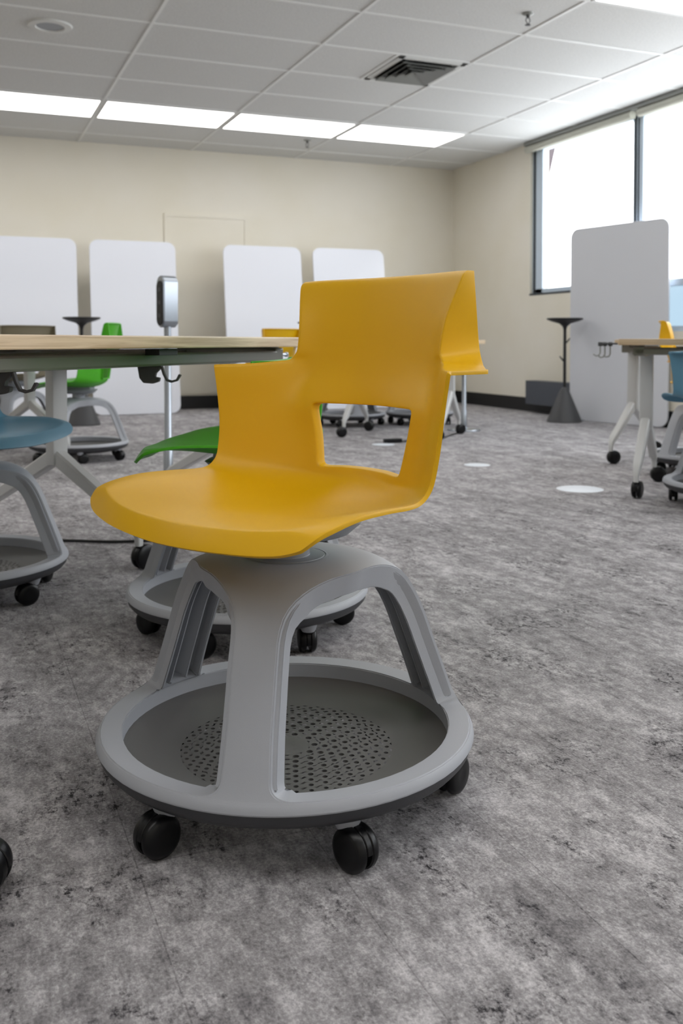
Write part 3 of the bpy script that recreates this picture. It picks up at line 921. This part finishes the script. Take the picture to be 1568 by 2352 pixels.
# right pair
BA = R(-48)
t4 = table((2.80, 3.55), BA, 1.7, .62, (.08, 1.5), 'maple topped table at the right photo edge beside the blue chair', feet=.29)
t5 = table((3.65, 4.665), R(-60), 1.5, .4, (.04, 1.4), 'table behind the one at the right photo edge, its white leg showing', feet=.34, gname='maple topped tables')
def wire_hook(x, y, label, h):
    r = empty('wire_hook', (x, y, .700), R(-30), label, 'hook', 'wire hooks on the end of the right-hand table')
    b = MB(); b.tube([(.03, 0, .004), (-.012, 0, .004)], .0045, 8); b.box(-.014, .006, -.012, .012, -.008, .012, .003); b.build('clip', M_CHARCOAL, r)
    k = MB(); k.tube([(-.004, 0, 0), (-.004, 0, -h + .012), (-.010, 0, -h), (-.024, 0, -h - .003), (-.036, 0, -h + .006)], .0036, 8); k.build('hook_arm', M_VENT, r)
    return r
wire_hook(2.895, 3.80, 'outermost of three wire hooks on the left end of the right-hand table', .052)
wire_hook(2.926, 3.805, 'middle of three wire hooks on the left end of the right-hand table', .060)
wire_hook(2.965, 3.815, 'innermost of three wire hooks, nearest the right-hand tabletop', .058)
rolling_stool(-.253, 1.419, -YAW, 'dark rolling stool beyond the left edge, only a caster rim showing low at left')

# ---------------------------------------------------------------- power poles
def power_pole(x, y, label, rz=0):
    r = empty('power_pole', (x, y, 0), rz, label, 'power pole', 'floor standing power poles')
    MB().lathe([(0, .0), (.13, .0), (.132, .006), (.128, .012), (.03, .020), (.024, .03), (.0, .03)], 40).build('base_plate', M_SILV, r)
    MB().lathe([(.024, .02), (.024, .16), (.018, .17), (.018, .79), (.0, .79)], 20).build('pole', M_SILV, r)
    # power head: two-sided capsule housing
    pts = []
    hh, hw = .131, .036
    for k in range(17):
        a = PI * k / 16; pts.append((hw * math.cos(a), hh - hw + hw * math.sin(a)))
    for k in range(17):
        a = PI + PI * k / 16; pts.append((hw * math.cos(a), -hh + hw + hw * math.sin(a)))
    MB().prism(pts, -.042, .042, .004, T(0, 0, .916)).build('power_head', M_SILV, r, smooth=True)
    q = [(x_ * .86, z_ * .86 - .008) for x_, z_ in pts]
    for sg in (-1,):
        fpl = MB().prism(q, -.046, -.0425, .0008, T(0, 0, .916)).build('socket_face', M_BLKM, r)
        for k in range(3):
            MB().lathe([(0, 0), (.010, 0), (.012, .0015)], 16, T(0, -.047, .916 + .06 - .065 * k) @ RX(PI / 2)).build('socket', M_CHARCOAL, fpl)
    return r
power_pole(1.007, 4.826, 'silver power pole with black sockets on its head, rising behind the near table', R(-70))
power_pole(3.795, 6.73, 'silver pole with round base plate standing by the right rear leg behind the foreground chair', R(-60))

# ---------------------------------------------------------------- floor items
def sticker(x, y, r_, label):
    o = MB().lathe([(0, .0016), (r_ - .003, .0016), (r_, .0006), (r_, 0)], 48, cap=False).build('floor_marker', M_STICK)
    o.location = (x, y, 0.0002); tag(o, label, 'floor sticker', 'round floor stickers'); return o
sticker(2.80, 3.83, .112, 'round white floor sticker on the open floor at right')
sticker(2.80, 4.81, .075, 'round pale floor sticker just right of the foreground chair back')
sticker(2.757, 6.018, .08, 'round pale floor sticker seen through the opening in the backrest')
cb = MB()
pts = [(.10, 3.62), (.36, 3.50), (.56, 3.40), (.78, 3.42), (.92, 3.7), (.95, 4.2), (.97, 4.67)]
pv = spline([Vector((a, c, .006)) for a, c in pts], [6] * (len(pts) - 1))
cb.tube(pv, .005, 8); tag(cb.build('power_cable', M_CABLE), 'black cable running across the floor under the near table', 'cable')
cb = MB()
pts = [(3.72, 6.62), (3.5, 6.4), (3.3, 6.2), (3.05, 6.12), (2.93, 6.1)]
pv = spline([Vector((a, c, .006)) for a, c in pts], [6] * (len(pts) - 1)); cb.tube(pv, .006, 8)
cc = cb.build('power_cable', M_CABLE); tag(cc, 'black cable with a plug lying on the floor seen through the backrest opening', 'cable')
pg = MB(); pg.box(2.80, 2.93, 6.07, 6.12, .002, .03, .006); pg.build('plug', M_BLK, cc)

# ---------------------------------------------------------------- tall white boards
def rrect(w_, h_, r_, n=8):
    P = []
    for cx_, cz_, a0 in ((w_ / 2 - r_, h_ - r_, 0), (-w_ / 2 + r_, h_ - r_, PI / 2), (-w_ / 2 + r_, r_, PI), (w_ / 2 - r_, r_, 3 * PI / 2)):
        for k in range(n + 1):
            a = a0 + PI / 2 * k / n; P.append((cx_ + r_ * math.cos(a), cz_ + r_ * math.sin(a)))
    return P
def board(x, y, rz, lean, w_, label, h_=1.72, m=M_BOARD):
    r = empty('whiteboard_screen', (x, y, 0), rz, label, 'whiteboard', 'tall rounded whiteboard screens')
    lm = RX(-lean)
    MB().prism(rrect(w_, h_ / math.cos(lean) - .004, .085), -.009, .009, .002, lm @ T(0, 0, .004)).build('panel', m, r, smooth=False)
    for sx in ((-1, 1) if lean > .05 else ()):
        t = MB(); t.tube([(sx * w_ * .32, .02 + 1.2 * math.tan(lean), 1.2), (sx * w_ * .32, .34, .012)], .010, 8); t.build('prop_leg', M_SILV, r)
        MB().box(sx * w_ * .32 - .02, sx * w_ * .32 + .02, .02, .36, .0, .012, .003).build('floor_bar', M_SILV, r)
    if lean <= .05:
        for sx in (-1, 1): MB().box(sx * w_ * .36 - .02, sx * w_ * .36 + .02, -.05, .05, 0, .012, .003).build('floor_bar', M_SILV, r)
    return r
ln = math.atan2(.24, 1.72)
board(.69, 9.42, 0, ln, .86, 'leftmost tall whiteboard screen, cut by the photo edge')
board(1.668, 9.41, 0, ln, .85, 'second tall whiteboard screen from the left, behind the power pole')
board(3.02, 9.42, 0, ln, .853, 'third tall whiteboard screen, left of the foreground chair back')
board(3.975, 9.36, 0, ln, .83, 'fourth whiteboard screen, mostly hidden by the foreground chair back')
bx = math.atan2(6.20 - 7.148, 5.344 - 5.138)
board(5.341, 6.79, bx, 0, 1.06, 'tall grey-white whiteboard screen standing before the right-hand windows', h_=1.735, m=M_SCREEN)

# ---------------------------------------------------------------- pedestal stools
def pedestal(x, y, label, top=.925):
    r = empty('pedestal_stand', (x, y, 0), R(-20), label, 'pedestal table', 'black pedestal stands')
    MB().lathe([(0, 0), (.150, 0), (.155, .006), (.150, .02), (.045, .27), (.028, .30), (.018, .31), (0, .31)], 40).build('cone_base', M_CHARCOAL, r)
    MB().lathe([(.014, .30), (.014, top - .09), (.0, top - .09)], 16).build('pole', M_BLKM, r)
    MB().lathe([(.014, top - .10), (.022, top - .075), (.05, top - .05), (.12, top - .03), (.158, top - .014), (.16, top - .004), (.155, top), (0, top - .002)], 48, cap=False).build('round_top', M_BLKM, r)
    for (z_, s_) in ((top - .20, 1), (top - .36, -1)):
        h = MB(); h.tube([(s_ * .012, 0, z_ - .02), (s_ * .030, 0, z_), (s_ * .045, 0, z_ + .02)], [.008, .006, .005], 8); h.build('peg', M_BLKM, r)
pedestal(5.04, 7.13, 'black pedestal stand with cone base by the whiteboard at the right wall')
pedestal(1.02, 8.44, 'black round pedestal top showing between the two left whiteboards')
pedestal(3.12, 8.35, 'black round pedestal top just left of the foreground chair back', .90)

# dark box against the right wall
tag(MB().box(5.34, XR - .016, 7.45, 8.22, .09, .325, .004).build('wall_heater', mat('slate_grey_metal', (72, 76, 84), .5), smooth=False), 'low slate grey box on the right wall behind the pedestal stand', 'wall heater')
